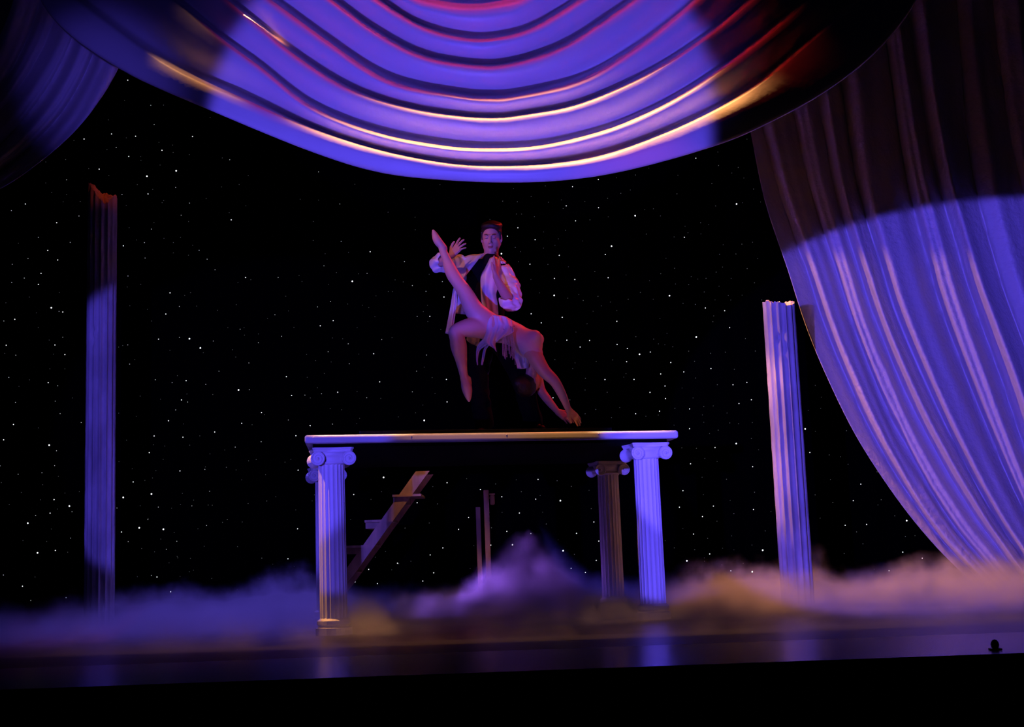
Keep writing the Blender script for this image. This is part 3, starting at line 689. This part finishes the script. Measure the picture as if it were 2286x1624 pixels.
# shirt
F = Field(J(1000, 760, -.25), J(1170, 570, .35), .006)
F.cone(sL+[.02, 0, 0], sR-[.02, 0, 0], .068, .068, .03)
F.ell(J(1086, 632, .03), (.162, .112, .165), None, .04)
F.cone(J(1088, 655, .03), wai, .127, .122, .04)
F.cone(wai, J(1092, 722, .05), .122, .126, .03)
F.cone(J(1095, 580, .015), neck, .0605, .072, .02)
F.obj('shirt', M['shirt'], man, 1, MO)
# trousers
hA = J(1078, 752, .07); hB = J(1116, 752, .03); kA = J(1066, 850, .02); kB = J(1160, 832, -.16); fA = np.array([J(1080, 950, .10)[0], YB+.16, BT+.10]); fB = np.array([J(1192, 950, .0)[0], YB+.08, BT+.10])
F = Field(np.minimum(J(1030, 975, -.4), fA-.2), J(1225, 700, .4), .007)
F.a[:] = .6
F.cone(J(1088, 716, .05), J(1098, 740, .05), .125, .135, .03)
F.cone(hA, kA, .105, .078, .03, wob=(.006, 55, 1)); F.cone(kA, fA, .082, .075, .03, wob=(.006, 50, 2))
F.cone(hB, kB, .105, .080, .03, wob=(.006, 55, 3)); F.cone(kB, fB, .082, .075, .03, wob=(.006, 50, 4))
F.a[:, :, :max(0, int((BT+.035-F.lo[2])/F.vx))] = .1
F.obj('trousers', M['shirt'], man, 1, MO)
for ft, tx in ((fA, -.03), (fB, .06)):
    F = Field(ft-np.array([.16, .3, .14]), ft+np.array([.2, .16, .1]), .005)
    hl = np.array([ft[0], ft[1]+.05, BT+.045]); toe = np.array([ft[0]+tx, ft[1]-.17, BT+.03])
    F.cone(hl, toe, .042, .03, .01); F.cone(hl+[0, -.02, .03], hl+[tx*.4, -.09, .012], .043, .036, .02)
    F.a[:, :, :int((BT+.002-F.lo[2])/F.vx)+1] = .05
    F.obj('shoe', M['shoe'], man, 1, MO)
# jacket: sleeves, back and the two hanging fronts
jk = D.objects.new('jacket', None); C.objects.link(jk); jk.parent = man
def sleeve(parts, cut, seed):
    lo = np.min([np.minimum(a, b)-.12 for a, b, *_ in parts], 0); hi = np.max([np.maximum(a, b)+.12 for a, b, *_ in parts], 0)
    F = Field(lo, hi, .0048)
    for i, (a, b, ra, rb) in enumerate(parts): F.cone(a, b, ra, rb, .02, wob=(.0095, 62+9*i, seed+i*1.7))
    for a, b, ra, rb in cut: F.cone(a, b, ra, rb, .004, sub=True)
    return F.obj('sleeve', M['satin'], jk, 1, MO)
sleeve([(J(1056, 590, .03), J(1020, 592, .0), .062, .068), (J(1022, 588, 0), eL+[0.015, 0, 0], .068, .060), (eL+[.01, 0, 0], J(984, 580, -.12), .062, .055)],
       [(eL*.6+wL*.4, wL, .047, .050)], .3)
sleeve([(J(1113, 592, .03), J(1126, 612, .0), .060, .070), (J(1126, 612, 0), J(1139, 640, -.05), .070, .074), (J(1139, 640, -.05), J(1143, 672, -.10), .072, .080), (J(1143, 674, -.10), J(1131, 674, -.16), .072, .060)],
       [(J(1132, 664, -.17), J(1120, 640, -.26), .050, .060)], 2.1)
def sheet(name, rows, m, parent, nr=36, nc=22, amp=.012, fr=3, seed=0, thick=.003, org=MO):
    """rows of (px, py, depth) -> smooth cloth sheet with small vertical folds"""
    R_ = [catmull(r_, nc) for r_ in rows]; g = []
    cols = [catmull([r_[j] for r_ in R_], nr) for j in range(nc)]
    for i in range(nr):
        row = []
        for j in range(nc):
            q = cols[j][i]; s = j/(nc-1); t = i/(nr-1)
            d_ = q[2]+amp*math.sin(fr*6.28*s+seed+2.2*t+1.3*math.sin(5*t+seed))+amp*.8*mn.noise(Vector((s*4, t*6, seed)))
            row.append(Vector(J(q[0], q[1], d_))-Vector(org))
        g.append(row)
    return cloth_obj(name, g, m, thick, parent)
sheet('front_panel', [[(1094, 576, -.06), (1108, 574, -.05), (1122, 588, .0)], [(1084, 596, -.10), (1100, 596, -.12), (1126, 606, -.04)], [(1074, 615, -.11), (1094, 620, -.15), (1118, 630, -.07)],
                      [(1073, 645, -.11), (1092, 650, -.15), (1108, 655, -.10)], [(1076, 680, -.10), (1094, 680, -.15), (1111, 680, -.12)], [(1084, 712, -.12), (1098, 714, -.15), (1113, 712, -.13)]],
      M['satin'], jk, amp=.011, fr=2, seed=1)
sheet('front_panel', [[(1076, 569, -.04), (1056, 568, -.03), (1034, 574, .0)], [(1065, 584, -.10), (1044, 588, -.10), (1020, 592, -.03)], [(1049, 604, -.12), (1036, 606, -.13), (1016, 612, -.05)],
                      [(1034, 624, -.11), (1028, 626, -.13), (1016, 632, -.06)], [(1020, 648, .02), (1017, 650, .02), (1011, 650, .06)], [(1019, 680, .05), (1011, 685, .06), (1006, 683, .10)],
                      [(1010, 747, .06), (1002, 747, .08), (994, 745, .12)]],
      M['satin'], jk, amp=.010, fr=1.6, seed=4)
sheet('back_panel', [[(1040, 572, .12), (1090, 566, .14), (1124, 578, .12)], [(1022, 592, .14), (1085, 592, .20), (1134, 604, .13)], [(1018, 640, .13), (1085, 640, .20), (1128, 640, .12)], [(1014, 700, .14), (1080, 705, .20), (1122, 694, .14)]],
      M['satin'], jk, amp=.010, fr=3, seed=6)
sheet('collar', [[(1078, 566, .02), (1086, 564, .10), (1108, 565, .08), (1114, 572, -.02)], [(1070, 578, -.05), (1080, 574, .12), (1112, 574, .10), (1122, 590, -.06)]], M['satin'], jk, nr=10, nc=24, amp=.003, seed=2)

# ---------------- the woman
wm = empty('person', (J(1150, 800, -.3)[0], YB-.3, BT+.06), 0, label='woman in pale leotard arched backwards, one leg pointed up, arms reaching down', cat='person')
WO = wm.location.copy()
q0 = -.32
def W(px, py, d=0.0): return J(px, py, q0+d)
F = Field(W(940, 960, -.25), W(1325, 495, .42), .0042)
pl = W(1104, 735); wa = W(1141, 744); ch = W(1180, 767)
F.cone(pl, W(1118, 736), .096, .090, .03); F.cone(W(1118, 736), wa, .090, .075, .04); F.cone(wa, ch, .075, .098, .04)
F.cone(pl+[0, -.05, 0], pl+[0, .10, 0], .088, .092, .03)
F.ell(ch+[0, .05, 0], (.10, .13, .10), None, .03); F.ell(W(1150, 748, .06), (.09, .10, .075), None, .04)
F.ell(W(1194, 752, -.06), (.045, .05, .045), None, .03); F.ell(W(1200, 758, .10), (.045, .05, .045), None, .03)
shF = W(1196, 800, -.04); shB = W(1196, 812, .24)
F.cone(ch, shF, .085, .055, .03); F.cone(ch+[0, .1, 0], shB, .08, .05, .03)
F.chain([shF, W(1215, 829, -.05), W(1238, 852, -.06), W(1256, 884, -.05), W(1268, 913, -.04)], [.060, .050, .041, .033, .0235], .02)
hand(F, W(1269, 915, -.04), W(1291, 938, -.03)-W(1269, 915, -.04), (.5, -.75, .4), (-.8, -.2, -.5), L=.155, curl=.25, spread=.13, thumb=1.0)
F.chain([shB, W(1206, 866, .20), W(1222, 892, .16), W(1245, 920, .10)], [.045, .036, .033, .022], .02)
hand(F, W(1245, 920, .10), W(1276, 941, .06)-W(1245, 920, .10), (.3, -.8, .5), (.5, -.1, .8), L=.155, curl=.2, spread=.10, thumb=1.2)
# raised leg
F.chain([W(1094, 724, -.02), W(1074, 708, -.08), W(1057, 690, -.10), W(1039, 655, -.12), W(1022, 630, -.13), W(1012, 615, -.13), W(1004, 598, -.13), W(997, 580, -.13), W(988, 558, -.13)],
        [.086, .082, .073, .058, .050, .051, .046, .035, .028], .02)
F.chain([W(989, 553, -.13), W(977, 538, -.14), W(971, 525, -.14), W(967, 515, -.15)], [.028, .032, .024, .010], .012)
F.cone(W(993, 556, -.12), W(985, 546, -.12), .020, .022, .012)      # heel
# bent leg
F.chain([W(1096, 738, .0), W(1074, 733, -.06), W(1052, 732, -.12), W(1032, 735, -.16), W(1018, 742, -.18), W(1021, 757, -.17), W(1024, 774, -.15), W(1029, 800, -.13), W(1033, 825, -.12), W(1037, 845, -.12)],
        [.084, .080, .075, .062, .056, .058, .062, .047, .035, .031], .02)
F.chain([W(1038, 848, -.12), W(1042, 866, -.13), W(1045, 882, -.14), W(1047, 895, -.15)], [.032, .040, .029, .011], .012)
F.cone(W(1046, 846, -.11), W(1047, 856, -.11), .020, .022, .012)
# neck and head hanging back
hc2 = W(1180, 856, .14); F.cone(W(1192, 800, .09), hc2, .050, .052, .02)
hf2 = nz_((.55, .60, -.35)); hu2 = nz_(np.array((.1, .1, -1.))-hf2*np.dot((.1, .1, -1.), hf2)); hr2 = nz_(np.cross(hf2, hu2)); H2 = np.array([hr2, hf2, hu2])
def Hw(x, y, z): return hc2+hr2*x+hf2*y+hu2*z
F.ell(Hw(0, -.015, .03), (.070, .088, .082), H2, .01); F.ell(Hw(0, .02, -.02), (.062, .068, .080), H2, .02)
F.cone(Hw(0, .055, -.088), Hw(0, .03, -.07), .018, .03, .02); F.cone(Hw(0, .084, .015), Hw(0, .104, -.026), .007, .0095, .006)
for sx in (-1, 1):
    F.ell(Hw(sx*.028, .086, .010), (.015, .010, .010), H2, .006, sub=True); F.ell(Hw(sx*.028, .072, .009), (.013, .011, .010), H2, .003)
    F.ell(Hw(sx*.070, -.005, -.008), (.009, .015, .027), H2, .006)
F.ell(Hw(0, .082, -.056), (.020, .010, .008), H2, .004)
F.obj('body', M['tights'], wm, 4, WO)
F = Field(hc2-.2, hc2+.2, .005)
F.ell(Hw(0, -.028, .035), (.080, .094, .092), H2, 0); F.ell(Hw(0, -.10, .05), (.045, .045, .045), H2, .02)
F.ell(Hw(0, .09, -.02), (.066, .085, .105), H2, .006, sub=True)
F.obj('hair', M['hair'], wm, 1, WO)
# leotard over hips, belly and chest
F = Field(W(1070, 830, -.25), W(1235, 690, .42), .0045)
F.cone(W(1112, 736), W(1120, 736), .094, .094, .03); F.cone(W(1120, 736), wa, .094, .079, .04); F.cone(wa, ch, .079, .102, .04)
F.cone(W(1112, 735, -.04), W(1112, 735, .10), .090, .096, .03)
F.ell(ch+[0, .05, 0], (.105, .135, .105), None, .03); F.ell(W(1150, 748, .06), (.095, .104, .079), None, .04)
F.ell(W(1194, 752, -.06), (.050, .055, .050), None, .03); F.ell(W(1200, 758, .10), (.050, .055, .050), None, .03)
F.cone(ch, W(1194, 790, -.03), .089, .062, .03)
F.cone(W(1080, 735, -.25), W(1080, 735, .35), .058, .058, .01, sub=True)     # high-cut hip line
F.obj('leotard', M['leotard'], wm, 1, WO)
# chiffon skirt points
def wsheet(rows, seed, amp=.010, fr=2, nm='skirt_panel'):
    return sheet(nm, [[(a, b_, c+q0) for a, b_, c in r_] for r_ in rows], M['sheer'], wm, 26, 16, amp, fr, seed, .002, WO)
wsheet([[(1089, 706, -.11), (1100, 703, -.11), (1118, 706, -.10)], [(1087, 722, -.13), (1100, 722, -.14), (1121, 730, -.13)], [(1085, 742, -.13), (1100, 744, -.15), (1112, 748, -.13)],
        [(1080, 762, -.12), (1095, 765, -.14), (1106, 768, -.13)], [(1102, 778, -.13), (1105, 780, -.13), (1108, 782, -.13)], [(1107, 785, -.13), (1108, 785, -.13), (1109, 786, -.13)]], 1)
wsheet([[(1104, 704, -.11), (1124, 706, -.10), (1143, 716, -.09)], [(1112, 725, -.14), (1128, 728, -.14), (1146, 732, -.13)], [(1108, 744, -.14), (1120, 748, -.15), (1146, 742, -.14)], [(1106, 762, -.13), (1109, 764, -.13), (1118, 756, -.13)]], 3)
wsheet([[(1084, 752, -.06), (1090, 758, -.05), (1098, 764, -.04)], [(1070, 766, -.05), (1076, 772, -.05), (1086, 772, -.04)], [(1064, 778, -.04), (1067, 786, -.04), (1072, 782, -.04)], [(1063, 800, -.04), (1065, 802, -.04), (1067, 800, -.04)], [(1065, 815, -.04), (1066, 816, -.04), (1067, 815, -.04)]], 5, .006)
wsheet([[(1088, 766, -.02), (1092, 768, -.02), (1096, 768, -.02)], [(1080, 780, -.02), (1083, 782, -.02), (1086, 780, -.02)], [(1076, 798, -.02), (1079, 799, -.02), (1082, 798, -.02)], [(1074, 814, -.02), (1076, 816, -.02), (1078, 814, -.02)]], 7, .004)
wsheet([[(1043, 752, .06), (1056, 750, .07), (1072, 752, .08)], [(1042, 760, .05), (1056, 764, .06), (1070, 766, .07)], [(1052, 768, .05), (1060, 771, .06), (1068, 776, .07)]], 9, .005)
wsheet([[(1142, 760, .02), (1152, 765, .02), (1168, 780, .02)], [(1146, 780, .02), (1158, 785, .03), (1176, 795, .03)], [(1150, 800, .02), (1162, 803, .03), (1181, 808, .04)], [(1155, 823, .02), (1168, 824, .03), (1181, 821, .04)]], 11, .008)
# beaded fringe, each strand a part
bead = bmesh.new(); bmesh.ops.create_icosphere(bead, subdivisions=1, radius=.0042); bv = [v_.co.copy() for v_ in bead.verts]; bf = [[v_.index for v_ in f_.verts] for f_ in bead.faces]; bead.free()
for i, (x0, y0, x1, y1) in enumerate(((1121, 733, 1123, 794), (1123, 735, 1125, 796), (1126, 736, 1127, 800), (1128, 738, 1129, 802), (1130, 734, 1131, 797), (1133, 734, 1134, 782), (1135, 732, 1137, 790), (1137, 730, 1139, 799),
                                      (1140, 729, 1142, 795), (1141, 730, 1145, 803), (1143, 730, 1147, 800), (1144, 731, 1150, 814))):
    v = []; f_ = []; nb = int((y1-y0)/2.1)
    for b_ in range(nb):
        t = b_/(nb-1); c = Vector(W(x0+(x1-x0)*t+.5*math.sin(i*2+t*6), y0+(y1-y0)*t, -.135+.03*t+.004*math.sin(i*3)))-Vector(WO); o_ = len(v)
        v += [c+q for q in bv]; f_ += [[o_+k_ for k_ in ff] for ff in bf]
    pyobj('bead_strand', v, f_, M['bead'], wm)
bm = bmesh.new()
bmesh.ops.create_icosphere(bm, subdivisions=2, radius=.007, matrix=Matrix.Translation(Vector(W(1147, 729, -.10))-Vector(WO)))
obj('brooch', bm, M['bead'], wm)

# ------------------------------------------------------------------ low fog (a real scattering volume over the stage floor)
bm = bmesh.new(); box(bm, (0, 11.05, .48), (13, 7.4, .95))
fog = obj('low_fog', bm, None)
tag(fog, 'low bank of stage fog rolling over the whole floor around the columns', 'fog', kind='stuff')
fm = D.materials.new('fog'); fm.use_nodes = True; nt = fm.node_tree; nt.nodes.clear()
N = nt.nodes.new; LK_ = nt.links.new
out = N('ShaderNodeOutputMaterial'); vs = N('ShaderNodeVolumeScatter'); LK_(vs.outputs[0], out.inputs['Volume'])
vs.inputs['Color'].default_value = (.93, .93, .95, 1); vs.inputs['Anisotropy'].default_value = 0
tc = N('ShaderNodeTexCoord'); sp = N('ShaderNodeSeparateXYZ')
def math_(op, a, b=None, clamp=False, c=None):
    n_ = N('ShaderNodeMath'); n_.operation = op; n_.use_clamp = clamp
    for i, q in enumerate((a, b, c)):
        if q is None: continue
        if isinstance(q, (int, float)): n_.inputs[i].default_value = q
        else: LK_(q, n_.inputs[i])
    return n_.outputs[0]
n1 = N('ShaderNodeTexNoise'); n1.inputs['Scale'].default_value = 1.3; n1.inputs['Detail'].default_value = 3; n1.inputs['Roughness'].default_value = .5
n2 = N('ShaderNodeTexNoise'); n2.inputs['Scale'].default_value = 4.2; n2.inputs['Detail'].default_value = 5; n2.inputs['Roughness'].default_value = .6
geo = N('ShaderNodeNewGeometry'); LK_(geo.outputs['Position'], sp.inputs[0]); LK_(geo.outputs['Position'], n1.inputs['Vector']); LK_(geo.outputs['Position'], n2.inputs['Vector'])
X, Y, Z = sp.outputs
acc = math_('ADD', math_('MULTIPLY', math_('SUBTRACT', n1.outputs[0], .5), .40), .26)
def bump(acc, cx, cy, sx, sy, h):
    a = math_('POWER', math_('DIVIDE', math_('SUBTRACT', X, cx), sx), 2.0); b_ = math_('POWER', math_('DIVIDE', math_('SUBTRACT', Y, cy), sy), 2.0)
    g = math_('POWER', 2.718, math_('MULTIPLY', math_('ADD', a, b_), -1.0))
    return math_('MULTIPLY_ADD', g, h, False, acc)
# (x, y, width, depth, height) of the puffs
BUMPS = [(.07, 11.6, .42, .7, .62), (-3.0, 12, .5, .8, .16), (-1.95, 11.6, .45, .8, .22), (1.75, 11.2, .5, .6, .14), (2.45, 11.6, .35, .4, .22), (4.3, 12.2, .9, .9, .14)]
for b_ in BUMPS: acc = bump(acc, *b_)
acc = math_('MULTIPLY_ADD', math_('SUBTRACT', n2.outputs[0], .5), .42, False, acc)
dens = math_('DIVIDE', math_('SUBTRACT', acc, Z), .26, True)
dens = math_('MULTIPLY', math_('MULTIPLY', dens, dens), 3.4)
dens = math_('MULTIPLY', dens, math_('DIVIDE', math_('SUBTRACT', n2.outputs[0], .25), .4, True))
frnt = math_('MULTIPLY_ADD', math_('DIVIDE', math_('SUBTRACT', Y, 7.4), 1.3, True), .14, False, math_('MULTIPLY', math_('DIVIDE', math_('SUBTRACT', Y, 8.9), 1.5, True), .8))
dens = math_('MULTIPLY', dens, frnt)
LK_(dens, vs.inputs['Density'])
fog.data.materials.append(fm)
fm.cycles.volume_step_rate = .15
